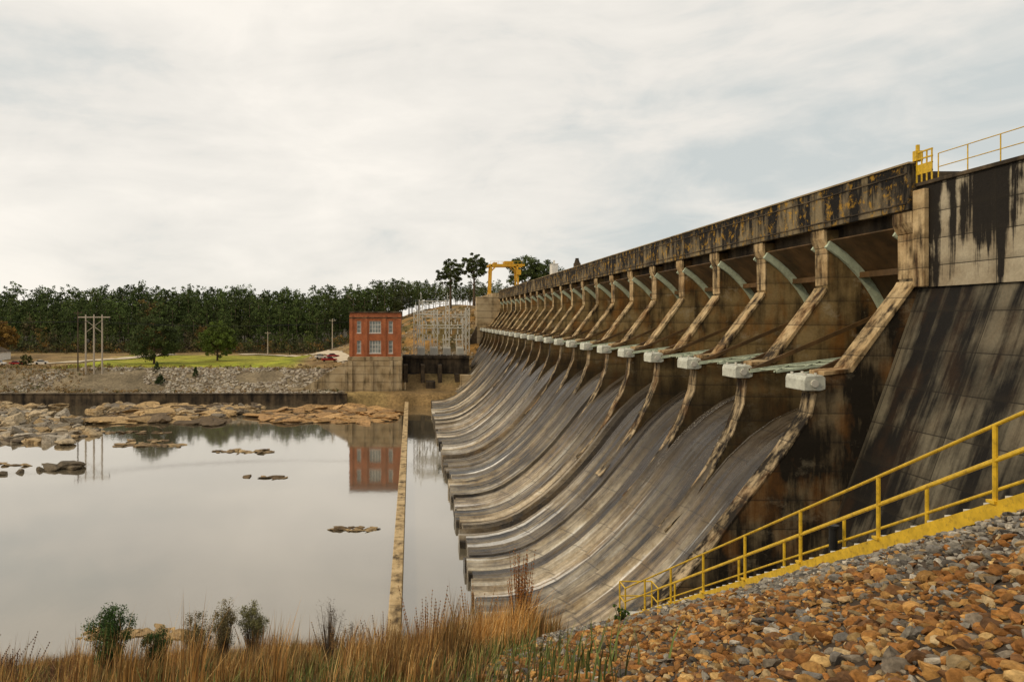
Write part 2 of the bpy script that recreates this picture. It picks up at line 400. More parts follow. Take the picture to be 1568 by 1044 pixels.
yA=Y0-1.0; yB=Y0+NB*S+.9
d=MB(); d.box(32.6,33.05,yA,yB,7.1,10.1); d.obj('deck_fascia','fascia',dam,bevel=.05)
d=MB(); d.box(33.06,42,yA+.01,yB,8.3,9.6); d.box(34,34.6,yA+.02,yB-.1,6.0,8.29); d.box(41,42.5,yA+.01,yB,2,8.29); d.box(41.8,42.2,yA+.01,yB,9.61,10.5); d.obj('deck_slab','darkc',dam)
d=MB(); d.box(32.5,33.1,yA-.02,yB+.02,10.1,10.22); d.obj('fascia_coping','tan',dam)
d=MB(); 
for zz in (7.55,9.5): d.beam((32.57,yA+.3,zz),(32.57,yB-.3,zz),.06,.09)
d.obj('fascia_conduit','darkc',dam)
g=MB(); rim=MB(); arm=MB(); uarm=MB(); blk=MB(); bolt=MB()
cx,cz,R=26.4,-4.3,12.4
for i in range(NB):
    ya=Y0+i*S+.84; yb=Y0+(i+1)*S-.84
    a0,a1,nseg=-10,57,18
    for j in range(nseg):
        t0=math.radians(a0+(a1-a0)*j/nseg); t1=math.radians(a0+(a1-a0)*(j+1)/nseg)
        pr=[(cx+R*math.cos(t0),cz+R*math.sin(t0)),(cx+R*math.cos(t1),cz+R*math.sin(t1)),(cx+(R+.12)*math.cos(t1),cz+(R+.12)*math.sin(t1)),(cx+(R+.12)*math.cos(t0),cz+(R+.12)*math.sin(t0))]
        g.prism(pr,ya,yb)
        if a0+(a1-a0)*j/nseg>18:
            rw=.6
            pr=[(cx+(R-rw)*math.cos(t0),cz+(R-rw)*math.sin(t0)),(cx+(R-rw)*math.cos(t1),cz+(R-rw)*math.sin(t1)),(cx+(R-.003)*math.cos(t1),cz+(R-.003)*math.sin(t1)),(cx+(R-.003)*math.cos(t0),cz+(R-.003)*math.sin(t0))]
            rim.prism(pr,yb-.35,yb-.02); rim.prism(pr,ya+.02,ya+.22)
    for ang in (24,8,40):
        t=math.radians(ang); gx=cx+(R-.4)*math.cos(t); gz=cz+(R-.4)*math.sin(t)
        (arm if ang!=40 else uarm).beam((gx,ya+.25,gz),(gx,yb-.25,gz),.3,.45)
        if ang==40: continue
        for yy in (ya+.9,yb-.9):
            yt=ya+.45 if yy<(ya+yb)/2 else yb-.45
            (arm if ang==8 else uarm).beam((cx+.3,yt,cz+.15),(gx,yy,gz),.24 if ang<20 else .2,.30)
    t=math.radians(8); gx=cx+(R-.4)*math.cos(t); gz=cz+(R-.4)*math.sin(t)
    fr=[.06,.25,.45,.65,.9]
    for q in range(4):
        for (f1,f2) in ((fr[q],fr[q+1]),(fr[q+1],fr[q])):
            A=(cx+.3+(gx-cx)*f1,ya+.45+.75*f1,cz+.15+(gz-cz)*f1); B=(cx+.3+(gx-cx)*f2,ya+.45+2.4,cz+.15+(gz-cz)*f2)
            arm.beam(A,B,.10)
            A=(A[0],yb-.45-.75*f1,A[2]); B=(B[0],yb-.45-2.4,B[2]); arm.beam(A,B,.10)
    for ye in (ya+2.85,yb-2.85): arm.beam((cx+1.2,ye,cz+.25),(gx,ye,gz),.16)
for i in range(NB+1):
    yc=Y0+i*S
    blk.prism([(25.6,-4.05),(25.7,-3.78),(26.8,-3.72),(27.0,-3.9),(27.0,-4.62),(26.7,-4.74),(25.6,-4.74)],yc-1.2,yc+1.2)
    for s in (-1,1):
        bolt.beam((26.25,yc+s*1.2,-4.26),(26.25,yc+s*1.32,-4.26),.5,.5,10)
        bolt.beam((25.85,yc+s*.8,-3.75),(25.85,yc+s*.8,-3.62),.18,.18,6); bolt.beam((26.55,yc+s*.8,-3.73),(26.55,yc+s*.8,-3.60),.18,.18,6)
g.obj('gate_skins','gate',dam); rim.obj('gate_rims','mint',dam); arm.obj('gate_arms','mint',dam); uarm.obj('gate_upper_arms','gate',dam); blk.obj('trunnion_blocks','mintw',dam,bevel=.05); bolt.obj('trunnion_pins','steel',dam)
w=MB(); w.prism([(33.1,2.0),(42,2.0),(42,8.55),(33.1,8.55)],-30,Y0-1.02); w.obj('upper_wall','abut_up',dam)
w=MB(); w.box(32.95,42.2,-30,Y0-1.03,8.56,8.8); w.obj('wall_coping','darkc',dam,bevel=.04)
w=MB(); w.prism([(33.3,1.98),(31.2,-4.0),(29.2,-9.5),(26,-18),(23,-28),(42,-28),(42,1.98)],-30,Y0-.82); w.obj('battered_wall','abut',dam,bevel=.05)
w=MB(); w.box(32.75,33.09,Y0-2.1,Y0-1.03,2.02,8.3); w.obj('corner_pilaster','nose',dam,bevel=.05)
r=MB()
yy=Y0-2.6
while yy>-10:
    r.beam((33.3,yy,8.8),(33.3,yy,10.4),.07,sides=6); yy-=2.4
for zz in (9.55,10.4): r.beam((33.3,Y0-2.6,zz),(33.3,-10,zz),.06,sides=6)
for k2 in range(4):
    r.beam((33.0,Y0-1.1-.45*k2,8.8),(33.0,Y0-1.1-.45*k2,10.75),.07)
for zz in (9.4,9.9,10.3,10.75): r.beam((33.0,Y0-1.1,zz),(33.0,Y0-2.5,zz),.09)
r.box(32.85,33.3,Y0-1.25,Y0-.9,10.23,10.9); r.box(32.98,33.16,Y0-1.15,Y0-1.0,10.9,11.3)
r.box(32.96,33.02,Y0-2.5,Y0-1.1,9.3,9.9)
r.obj('deck_handrail','yellow',dam)
w=MB(); w.box(24.5,42,yB+.01,yB+6,-28,8.0); w.box(31,42,yB+6.01,yB+75,-20,9.6); w.box(26,30.99,yB+6.01,yB+30,-20,3)
w.obj('intake_section','tan',dam,bevel=.06)
w=MB(); w.prism([(24.5,-3),(24.5,-28),(17,-28),(20,-16),(22,-8)],yB+.01,yB+3); w.obj('end_training_wall','darkc',dam)

cab=MB(); cab.box(32.9,34.3,168,171,10.23,12.6); cab.box(32.8,34.4,167.9,171.1,12.6,12.75); cab.box(33.4,33.8,169,169.4,12.76,13.6); cab.obj('control_cabinet','white',None,bevel=.04)
cab=MB(); cab.box(33.2,34.4,146,147.2,10.23,11.2); cab.cone((33.8,146.6,11.2),(33.8,146.6,12.0),.6,.35,10); cab.box(33.5,34.1,146.3,146.9,12.0,12.2); cab.obj('deck_ventilator','darkc')

cr=empty('gantry_crane'); gm=MB()
gy=292; zb=9.6; xa,xb=32,43.5; zt=21.5
for yy in (gy,gy+7):
    for xx in (xa,xb):
        gm.beam((xx,yy,zb),(xx+(.5 if xx==xa else -.5),yy,zt),.7,.7)
    gm.beam((xa-.6,yy,zt),(xb+2.5,yy,zt),.7,.9)
    gm.beam((xa,yy,zt-3),(xa+3,yy,zt),.35); gm.beam((xb,yy,zt-3),(xb-3,yy,zt),.35)
for xx in (xa,xb):
    gm.beam((xx,gy-1,zb+.5),(xx,gy+8,zb+.5),.7,.9); gm.beam((xx,gy,zt-.1),(xx,gy+7,zt-.1),.5,.7)
    gm.beam((xx,gy,zb+1),(xx,gy+7,zt-2),.25)
gm.obj('frame','crane',cr)
gm=MB(); gm.box(38,41.5,gy+.5,gy+6.5,zt+.62,zt+1.7); gm.box(33.5,35,gy+1,gy+6,zt+.62,zt+1.2); gm.box(xb-1.0,xb+.8,gy-1.6,gy-.5,zt-4,zt-1.9); gm.obj('hoist_and_cab','crane',cr)
gm=MB(); 
for xx in np.arange(xa,xb+2,1.6): gm.beam((xx,gy-.6,zt+.4),(xx,gy-.6,zt+1.5),.1)
gm.beam((xa,gy-.6,zt+1.5),(xb+2,gy-.6,zt+1.5),.1); gm.obj('handrail','yellow',cr)

# ------------------------------------------------------------------ river walls
m=MB(); m.box(-1.95,-.85,40,214,-27.5,-24.8); m.obj('divider_wall','wall',bevel=.08)
m=MB(); m.box(-260,-19.2,214,215.4,-27.5,-22.7); o=m.obj('weir_wall','darkc',bevel=.05)
m=MB(); m.box(-260,-19.2,213.8,215.6,-22.695,-22.45); m.obj('weir_wall_coping','darkc',o)

# ------------------------------------------------------------------ powerhouse
ph=empty('brick_powerhouse')
x0,x1,yf=-19.2,-3.4,224.0
m=MB()
wins=[(-17.0,-15.7),(-13.1,-9.5),(-7.1,-5.8)]
rows=[(-10.9,-7.0),(-4.6,-.9)]
xsx=[x0]+[v for w_ in wins for v in w_]+[x1]
for i in range(0,len(xsx),2): m.box(xsx[i],xsx[i+1],yf,yf+.6,-12,1.6)
for (a,b) in wins:
    zz=[-12,rows[0][0],rows[0][1],rows[1][0],rows[1][1],1.6]
    for i in range(0,6,2): m.box(a+.001,b-.001,yf+.003,yf+.6,zz[i],zz[i+1])
m.box(x0,x0+.6,yf+.601,yf+26,-12,1.6); m.box(x1-.6,x1,yf+.601,yf+26,-12,1.6); m.box(x0,x1,yf+26.001,yf+26.6,-12,1.6)
for xx in (x0-.15,-14.7,-9.0,x1-.85): m.box(xx,xx+1.0,yf-.3,yf-.002,-12,.9)
m.obj('walls','brick',ph)
m=MB(); m.box(x0-.3,x1+.3,yf-.35,yf+26.9,1.61,2.1); m.box(x0-.2,x1+.2,yf-.32,yf-.302,-.1,.25); m.obj('roof_cornice','darkc',ph,bevel=.05)
m=MB()
for (a,b) in wins:
    for (c0,c1) in rows: m.box(a,b,yf+.35,yf+.4,c0,c1)
for yy in range(3):
    for (c0,c1) in rows: m.box(x1+.004,x1+.03,yf+4+yy*7,yf+7+yy*7,c0,c1)
m.obj('window_glass','glass',ph)
m=MB()
for (a,b) in wins:
    for (c0,c1) in rows:
        nn_=4 if b-a>3 else 1
        for i in range(nn_+1): xx=a+.06+(b-a-.12)*i/nn_; m.box(xx-.07,xx+.07,yf+.25,yf+.34,c0,c1)
        for i in range(4): zz=c0+.06+(c1-c0-.12)*i/3; m.box(a,b,yf+.22,yf+.249,zz-.06,zz+.06)
        m.box(a-.1,b+.1,yf-.12,yf+.2,c0-.22,c0-.005)
m.obj('window_frames','white',ph)
m=MB(); m.box(x0-.5,x1+.5,yf-1,yf+27,-28,-12.01); 
for xx in (x0-.3,-13,-7,x1-.8): m.box(xx,xx+1.2,yf-1.5,yf-1.003,-28,-13.2)
m.box(x0-.7,x1+.7,yf-1.25,yf-.3,-13.0,-12.4)
m.obj('concrete_base','tan',ph,bevel=.05)
m=MB(); m.box(-2.9,19,236,250,-28,-12.6); m.box(-2.9,19,235.4,235.98,-13.3,-12.3)
for xx in (-2.5,3,8.5,14): m.box(xx,xx+1.3,230,235.97,-28,-15 if xx<9 else -18)
m.box(4.6,7.5,226,232,-28,-20); m.box(-2.7,-1.4,224,230,-28,-22.5); m.obj('tailrace_deck','darkc',ph,bevel=.05)
m=MB()
for xx in (-.9,4.7,10.2): m.box(xx,xx+3.4,235.9,235.995,-25,-18)  # black sheets on the wall stand in for shade inside the openings
m.obj('opening_shade_panels','black',ph)
m=MB(); m.box(-2.2,-1.7,223.5,224.2,-22.49,-20); m.box(14,22,222,229.9,-28,-22); m.box(15.5,21,226,229.95,-21.99,-18); m.obj('tailrace_walls','tan',ph,bevel=.05)
m=MB(); m.prism([(-19.75,-13.4),(-19.75,-28),(-40,-28),(-40,-23),(-34,-22.0),(-26,-17)],223.2,225.6); m.obj('wing_wall','tan',None,bevel=.05)
m=MB()
for xx in np.arange(-2.5,19,2): m.beam((xx,235.6,-12.3),(xx,235.6,-11.2),.1)
for zz in (-11.2,-11.7): m.beam((-2.5,235.6,zz),(18.8,235.6,zz),.08)
m.obj('deck_rail','steel',ph)

# ------------------------------------------------------------------ substation
ss=empty('electrical_substation'); m=MB()
def lattice(x,y,z0,z1,w=1.3,t=.26):
    h=w/2; cs=[(x-h,y-h),(x+h,y-h),(x+h,y+h),(x-h,y+h)]
    for a in cs: m.beam((a[0],a[1],z0),(a[0],a[1],z1),t)
    nseg=int((z1-z0)/2.2)
    for s in range(nseg):
        za=z0+(z1-z0)*s/nseg; zb_=z0+(z1-z0)*(s+1)/nseg
        for i in (0,2):
            a=cs[i]; b=cs[(i+1)%4]
            if s%2: a,b=b,a
            m.beam((a[0],a[1],za),(b[0],b[1],zb_),t*.6)
def truss(x0_,x1_,y,z,h=1.0,t=.24):
    for dy in (-.5,.5):
        m.beam((x0_,y+dy,z),(x1_,y+dy,z),t); m.beam((x0_,y+dy,z+h),(x1_,y+dy,z+h),t)
    n=max(2,int((x1_-x0_)/1.5))
    for i in range(n):
        xa_=x0_+(x1_-x0_)*i/n; xb_=x0_+(x1_-x0_)*(i+1)/n
        m.beam((xa_,y-.5,z+(h if i%2 else 0)),(xb_,y-.5,z+(0 if i%2 else h)),t*.6)
for yy,zt_,xsp in ((252,3.0,(1.5,8.5,18.5)),(263,6.8,(3.5,13.2,20.5))):
    for xx in xsp:
        top=zt_ if xx!=xsp[2] else zt_-3
        lattice(xx,yy,-13,top); m.beam((xx,yy,top),(xx,yy,top+2.4),.2)
    truss(xsp[0],xsp[1],yy,zt_-1.6); truss(xsp[0],xsp[2],yy,zt_-6.5); 
    for xx in np.arange(xsp[0]+1.5,xsp[2],2.2):
        m.beam((xx,yy,zt_-6.6),(xx,yy,zt_-8.6),.4)
        m.beam((xx,yy,zt_-5.5),(xx,yy,zt_-4.2),.3)
for xx in (4.5,11,15.5):
    m.beam((xx,248,-13),(xx,248,-7.5),.3); m.beam((xx+2,248,-13),(xx+2,248,-7.5),.3); m.beam((xx-.5,248,-7.4),(xx+2.5,248,-7.4),.35)
    for j in range(3): m.beam((xx+j,248,-7.3),(xx+j,248,-5.7),.3)
m.obj('lattice_frames','steel',ss)
m=MB()
for i in range(4):
    xx=2+i*4.5; m.box(xx,xx+2.4,245.5,247.5,-12.6,-9.9)
    for j in range(3): m.cone((xx+.5+j*.7,246.7,-9.9),(xx+.5+j*.7,246.7,-8.4),.18,.08,8)
    for j in range(6): m.box(xx+.1+j*.37,xx+.25+j*.37,245.1,245.49,-12.2,-10.2)
m.obj('transformers','steel',ss)
m=MB()
for i in range(5): m.beam((2.5+i*3.5,252,3-i*.3),(-10+i*2,300,9),.05)
m.obj('bus_wires','black',ss)

# ------------------------------------------------------------------ roads
def road(name,pts,w):
    V=[]
    P=[Vector((a,b,0)) for a,b in pts]; Q=[]
    for a,b in zip(P[:-1],P[1:]):
        n=max(2,int((b-a).length/2.5))
        for i in range(n): Q.append(a+(b-a)*i/n)
    Q.append(P[-1]); F=[]
    for _ in range(6): Q=[Q[0]]+[(Q[i-1]+Q[i]*2+Q[i+1])/4 for i in range(1,len(Q)-1)]+[Q[-1]]
    for i,q in enumerate(Q):
        d=(Q[min(i+1,len(Q)-1)]-Q[max(i-1,0)]).normalized(); nrm=Vector((-d.y,d.x,0))
        for s in (-1,-.33,.33,1):
            a=q+nrm*w/2*s; V.append((a.x,a.y,TZ(a.x,a.y)+.30))
        if i:
            b=4*i
            for j in range(3): F.append([b-4+j,b-3+j,b+j+1,b+j])
    mm=MB(); mm.v=V; mm.f=F; return mm.obj(name,'road')
road('access_road',[(-80,338),(-62,330),(-48,318),(-38,300),(-30,280),(-24,262)],6)
road('park_road',[(-260,262),(-190,258),(-150,262),(-128,285),(-110,330)],7)
road('crest_road',[(-40,330),(-20,318),(0,312),(15,318),(30,332)],4)

def car(loc,ang,mat,truck=False):
    e=empty('parked_car' if not truck else 'pickup_truck',loc); e.rotation_euler=(0,0,ang)
    b=MB(); L=4.6 if not truck else 5.6
    if truck: body=[(-L/2,.45),(L/2,.45),(L/2,.95),(L/2-1.3,1.08),(1.2,1.12),(-L/2,1.15)]
    else: body=[(-L/2,.4),(L/2,.4),(L/2,.75),(L/2-.3,.88),(L/2-1.1,.95),(-L/2+.5,.98),(-L/2,.9)]
    b.prism(body,-.88,.88); b.obj('body',mat,e,bevel=.08)
    c_=MB(); 
    cabp=[(-1.7,.97),(1.15,.96),(.45,1.45),(-1.1,1.48)] if not truck else [(-.6,1.13),(1.5,1.1),(.9,1.75),(-.5,1.78)]
    c_.prism(cabp,-.76,.76); c_.obj('windows','brick_dark',e,bevel=.05)
    r_=MB(); r_.box(-1.0 if not truck else -.4,.4 if not truck else .8,-.72,.72,1.49 if not truck else 1.79,1.53 if not truck else 1.83); r_.obj('roof',mat,e,bevel=.02)
    w_=MB()
    for xx in (-L/2+.9,L/2-.9):
        for yy in (-.9,.75): w_.beam((xx,yy,.34),(xx,yy+.16,.34),.68,.68,14)
    w_.obj('wheels','tyre',e)
for (x,y,a,mt,tr_) in [(-30,262,.3,'red',True),(-34,270,.2,'white',False),(-29.5,270,.3,'red',False),(-148,257,.1,'white',True),(-141,256.5,.05,'red',False),(-135,262,.4,'white',False)]:
    car((x,y,TZ(x,y)+.32),a,mt,tr_)

def upole(x,y,h,name='utility_pole',mat='pole'):
    z=TZ(x,y); b=MB(); b.cone((x,y,z-.3),(x,y,z+h),.26,.16,8)
    b.beam((x-1.3,y,z+h-.8),(x+1.3,y,z+h-.8),.18)
    for s in (-1.1,0,1.1): b.cone((x+s,y,z+h-.7),(x+s,y,z+h-.3),.1,.06,6)
    return b.obj(name,mat)
e=empty('h_frame_pylon'); b=MB()
for xx in (-107,-104.3,-101.6):
    z=TZ(xx,236); b.cone((xx,236,z-.5),(xx,236,z+19.5),.34,.22,8)
zt_=TZ(-104,236)+18.6
b.beam((-109.5,236,zt_),(-99,236,zt_),.3,.35); b.beam((-107,236,zt_-5),(-101.6,236,zt_-1),.15); b.beam((-107,236,zt_-1),(-101.6,236,zt_-5),.15)
b.obj('poles','pole',e); b=MB()
for xx in (-109.3,-104.3,-99.2):
    b.cone((xx,236,zt_),(xx,236,zt_-1.4),.12,.12,6)
    prev=None
    for i in range(25):
        t=i/24; X_=xx+(10-xx)*t; Y_=236+(262-236)*t; Z_=(zt_-1.4)*(1-t)+2*t-6*4*t*(1-t)*.5
        if prev: b.beam(prev,(X_,Y_,Z_),.07)
        prev=(X_,Y_,Z_)
    b.beam((xx,236,zt_-1.4),(xx-130,225,zt_-3),.07)
b.obj('wires','black',e)
upole(-110.5,238,20,mat='bark'); upole(-66,330,11); upole(-172,262,12); upole(-33,300,13)
sh=empty('storage_shed'); b=MB(); zz=TZ(-170,290); b.box(-176,-164,286,294,zz-.5,zz+3.2); b.obj('walls','white',sh)
b=MB(); b.prism([(-176.5,zz+3.21),(-163.5,zz+3.21),(-170,zz+5.6)],285.6,294.4); b.obj('roof','darkc',sh)
b=MB(); b.box(-173,-171,285.9,285.99,zz,zz+2.2); b.box(-169,-167,285.9,285.99,zz+1,zz+2.2); b.obj('door_and_window','brick_dark',sh)

# ------------------------------------------------------------------ trees
def leafcloud(centres,radii,per,size,zs=.75):
    n=len(centres); c=np.repeat(centres,per,axis=0); r=np.repeat(radii,per)
    d=rng.normal(size=(n*per,3)); d/=np.linalg.norm(d,axis=1)[:,None]; d*=(rng.random(n*per)**.45)[:,None]
    p=c+d*r[:,None]*np.array([1,1,zs])
    a=rng.normal(size=(n*per,3)); a/=np.linalg.norm(a,axis=1)[:,None]; b=rng.normal(size=(n*per,3)); b-=a*(a*b).sum(1)[:,None]; b/=np.linalg.norm(b,axis=1)[:,None]
    s=(size*rng.uniform(.6,1.3,n*per))[:,None]
    return np.stack([p+a*s,p-a*s*.6+b*s*.8,p-a*s*.5-b*s*.8],1).reshape(-1,3)
def treeproto(kind):
    cs=[];rs=[]
    if kind=='pine':
        for h in np.linspace(.30,.98,18):
            u=(h-.30)/.68
            rad=.05+.155*math.sin(math.pi*min(1,u*.85+.12))**.8*(1-.35*u)
            for _ in range(4 if h<.9 else 2):
                a=rng.uniform(0,6.28); q=rad*rng.uniform(.2,1.0); cs.append((q*math.cos(a),q*math.sin(a),h+rng.normal()*.02)); rs.append(rng.uniform(.035,.07))
    else:
        for _ in range(60):
            d=rng.normal(size=3); d/=np.linalg.norm(d); q=rng.uniform(.4,1)
            cs.append((d[0]*.28*q,d[1]*.28*q,.58+d[2]*.38*q)); rs.append(rng.uniform(.05,.095))
    cs=np.array(cs);rs=np.array(rs)
    per=15
    V=leafcloud(cs,rs,per,.017 if kind=='pine' else .021)
    clump=np.repeat(rng.uniform(.45,1.6,len(cs)),per*3)
    tv=[];h=[0,.45,.9]
    for i in range(2):
        for s in range(3):
            a0=s*2.094;a1=a0+2.094;r0=.012*(1-h[i]*.8);r1=.012*(1-h[i+1]*.8)
            A=(r0*math.cos(a0),r0*math.sin(a0),h[i]);B=(r0*math.cos(a1),r0*math.sin(a1),h[i]);Cc_=(r1*math.cos(a0),r1*math.sin(a0),h[i+1]);D=(r1*math.cos(a1),r1*math.sin(a1),h[i+1])
            tv+=[A,B,Cc_,B,D,Cc_]
    return V,clump,np.array(tv)
PR=[treeproto('pine') for _ in range(7)]; HR=[treeproto('hard') for _ in range(5)]
def forest(name,items):
    Vs=[];Cs=[]
    for (x,y,z,h,w,kind,c) in items:
        V,cl,tv=random.choice(PR if kind=='pine' else HR)
        a=random.uniform(0,6.28);R_=np.array([[math.cos(a),-math.sin(a),0],[math.sin(a),math.cos(a),0],[0,0,1]])
        sc=np.array([h*w,h*w,h])
        Vs.append((V@R_.T)*sc+np.array([x,y,z])); Cs.append(cl[:,None]*np.array(c)[None])
        Vs.append((tv@R_.T)*sc+np.array([x,y,z])); Cs.append(np.tile(np.array([(.20,.15,.10)]),(len(tv),1)))
    V=np.vstack(Vs);C=np.vstack(Cs);F=np.arange(len(V)).reshape(-1,3)
    return npmesh(name,V,F,C,'leaf')
items=[]
for row,(yy,hh) in enumerate([(352,11),(360,15),(368,22),(378,26),(390,29),(404,32),(420,33.5),(440,35)]):
    x=-420
    while x<190:
        x+=random.uniform(3.8,6.6)
        y=yy+random.uniform(-5,5)
        if x>-45 : y+=30+ (x+45)*.35
        if row<2 and (x>-40 or random.random()<.2): continue
        h=hh*random.uniform(.84,1.06)*(1+.04*math.sin(x*.031+row))
        kind='pine' if random.random()<(.72 if row>1 else .4) else 'hard'
        g_=random.uniform(.7,1.3)
        c=np.array((.070,.100,.024))*g_
        if kind=='hard':
            u=random.random(); lo=row<3
            if u<.56: c=np.array((.105,.13,.03))*g_
            elif u<(.70 if lo else .60): c=np.array((.20,.13,.035))*g_
            elif u<(.82 if lo else .66): c=np.array((.15,.12,.055))*g_
            else: c=np.array((.075,.09,.028))*g_
            h*=.93 if row>3 else .85
        z=TZ(x,y)
        if x>-25:
            if row<4: continue
            h=min(h,25.5-(x+25)*.03-z+random.uniform(-3,1.5)) if z<14 else 10
        items.append((x,y,z-.5,h,random.uniform(.9,1.2) if kind=='hard' else random.uniform(.9,1.25),kind,c))
forest('distant_forest',items)
cs=[];rs=[]
for _ in range(1300):
    x=random.uniform(-400,-25); y=random.uniform(340,362); cs.append((x,y,TZ(x,y)+random.uniform(.5,5))); rs.append(random.uniform(1,2.8))
V=leafcloud(np.array(cs),np.array(rs),22,.40); cc=np.array([random.choice([(.08,.095,.028),(.07,.08,.025),(.09,.10,.03),(.16,.12,.04),(.26,.15,.035),(.17,.13,.06)]) for _ in cs])
npmesh('forest_understory_shrubs',V,np.arange(len(V)).reshape(-1,3),np.repeat(cc,66,axis=0)*rng.uniform(.6,1.3,(len(V)//3,1)).repeat(3,0),'leaf')

def bigtree(name,x,y,h,wid,colr,kind='hard',n=170,per=60,base=.18,size=.32):
    e=empty(name,(x,y,TZ(x,y)-.2)); b=MB()
    b.cone((0,0,0),(.1,0,h*.4),h*.028,h*.018,8); b.cone((.1,0,h*.4),(0,.1,h*.88),h*.018,h*.004,8)
    cs=[];rs=[]
    for i in range(n):
        d=rng.normal(size=3); d/=np.linalg.norm(d); q=rng.uniform(.35,1)
        t=base+(1-base)*(.5+.5*d[2]*q)
        rr=wid/2*(math.sin(math.pi*min(1,max(0,(t-base)/(1-base)))**.75)**.6 if kind=='hard' else (1.05-(t-base)/(1-base)))
        a=math.atan2(d[1],d[0]); k_=rng.uniform(.45,1.0)
        p=(rr*k_*math.cos(a),rr*k_*math.sin(a),t*h); cs.append(p); rs.append(rng.uniform(.05,.11)*wid)
        if i%5==0: b.cone((0,0,max(.15,t-.18)*h),p,h*.007,h*.002,5)
    b.obj('trunk_and_limbs','bark',e)
    V=leafcloud(np.array(cs),np.array(rs),per,size)
    cl=np.repeat(rng.uniform(.5,1.5,len(cs)),per*3)[:,None]
    npmesh('crown',V,np.arange(len(V)).reshape(-1,3),cl*np.array(colr)[None],'leaf',e)
bigtree('oak_tree',-96,268,18,19,(.065,.088,.024),base=.08,n=220)
bigtree('oak_tree',-77,285,16,15,(.13,.18,.03),base=.10,n=200)
bigtree('oak_tree',-172,300,16,14,(.24,.14,.03))
bigtree('oak_tree',-118,325,14,12,(.32,.17,.035))
bigtree('cedar_tree',-84,237,4.2,2.6,(.06,.09,.025),'pine',60,40,.05,.16)
bigtree('cedar_tree',-80,229,3.6,4.2,(.055,.08,.025),'pine',60,40,.05,.16)
bigtree('cedar_tree',-70,233,4.0,2.6,(.06,.09,.025),'pine',60,40,.05,.16)
bigtree('cedar_tree',-145,246,6.5,4.5,(.06,.08,.025),'pine',60,40,.05,.2)
bigtree('cedar_tree',-134,250,5,4.5,(.10,.10,.03),'hard',60,40,.05,.2)
bigtree('pine_tree',30,345,27,14,(.07,.09,.024),'hard',90,60,.52,.4)
bigtree('pine_tree',19,350,25,14,(.07,.09,.024),'hard',90,60,.42,.4)
bigtree('pine_tree',52,330,24,20,(.075,.10,.026),'hard',120,60,.38,.4)
bigtree('pine_tree',62,335,22,20,(.075,.10,.026),'hard',120,60,.36,.4)
def bare(x,y,h):
    b=MB(); z=TZ(x,y)
    def br(p,d,l,r,dep):
        q=p+d*l; b.cone(p,q,r,r*.6,5)
        if dep:
            for _ in range(3):
                nd=(d+Vector((random.uniform(-.6,.6),random.uniform(-.6,.6),random.uniform(-.1,.4)))).normalized(); br(p+d*l*random.uniform(.5,1),nd,l*.65,r*.55,dep-1)
    br(Vector((x,y,z)),Vector((0,0,1)),h*.4,h*.012,4); b.obj('bare_tree','pole')
for (x,y,h) in [(-126,224,9),(-131,226,8),(-118,225,6),(-138,225,8),(-113,226,5)]: bare(x,y,h)
cs=[];rs=[]
for _ in range(900):
    x=random.uniform(-150,-22) if random.random()<.5 else random.uniform(-160,-100); y=random.choice([random.uniform(216,221),random.uniform(238,246)]) if x>-105 else random.uniform(217,250); cs.append((x,y,TZ(x,y)+random.uniform(0,.8))); rs.append(random.uniform(.4,1.2))
V=leafcloud(np.array(cs),np.array(rs),20,.2); cc=np.array([random.choice([(.12,.12,.035),(.30,.18,.055),(.38,.25,.10),(.20,.13,.06)]) for _ in cs])
npmesh('bank_brush',V,np.arange(len(V)).reshape(-1,3),np.repeat(cc,60,axis=0),'leaf')

# ------------------------------------------------------------------ rocks in river
pos=[];scl=[];cl=[]
def addr(x,y,s,flat=.35,c=None,dz=0,asp=1.5):
    pos.append((x,y,-26+s*flat*.25+dz)); scl.append(np.array([s*asp,s,s*flat]))
    c=c or random.choice([(.62,.44,.23),(.52,.36,.18),(.42,.30,.16),(.40,.32,.22),(.70,.53,.31),(.16,.12,.08),(.28,.23,.17)])
    cl.append(np.array(c)*random.uniform(.75,1.15))
def dens(x,y): return float(vnoise(np.array([x]),np.array([y]),12,22)[0])
k=0
while k<1500:
    y=random.uniform(146,213); x=random.uniform(-150,-40-(212-y)*.40)
    if y<165 and x>-64-(165-y)*1.0: continue
    dd=dens(x,y)
    if dd<.42+.10*(x>-70): continue
    addr(x,y,random.choice([.5,.7,.9,1.2,1.7,2.4]),random.uniform(.3,.7),asp=random.uniform(1,1.6)); k+=1
for _ in range(90):
    y=random.uniform(178,210); x=random.uniform(-78,-48); addr(x,y,random.uniform(1.5,4.2),random.uniform(.2,.45),random.choice([(.68,.46,.22),(.58,.39,.18),(.20,.14,.08)]),asp=2)
for _ in range(130):
    y=random.uniform(145,196); x=random.uniform(-118,-.47*y); addr(x,y,random.uniform(1.2,3.0),random.uniform(.5,.85),random.choice([(.60,.52,.40),(.66,.52,.33),(.50,.42,.31),(.30,.25,.18)]),asp=random.uniform(1,1.4))
k=0
while k<330:   # broad tan ledge in mid river
    y=random.uniform(172,212); x=random.uniform(-44,-5)
    u=((x+21)/19)**2+((y-194)/15)**2
    if u>1+.5*(vnoise(np.array([x]),np.array([y]),6,77)[0]-.5): continue
    if vnoise(np.array([x]),np.array([y]),5,78)[0]<.30: continue
    addr(x,y,random.uniform(.8,3.6),random.uniform(.12,.30),random.choice([(.72,.44,.19),(.62,.37,.15),(.54,.32,.14),(.28,.18,.09)]),asp=1.8); k+=1
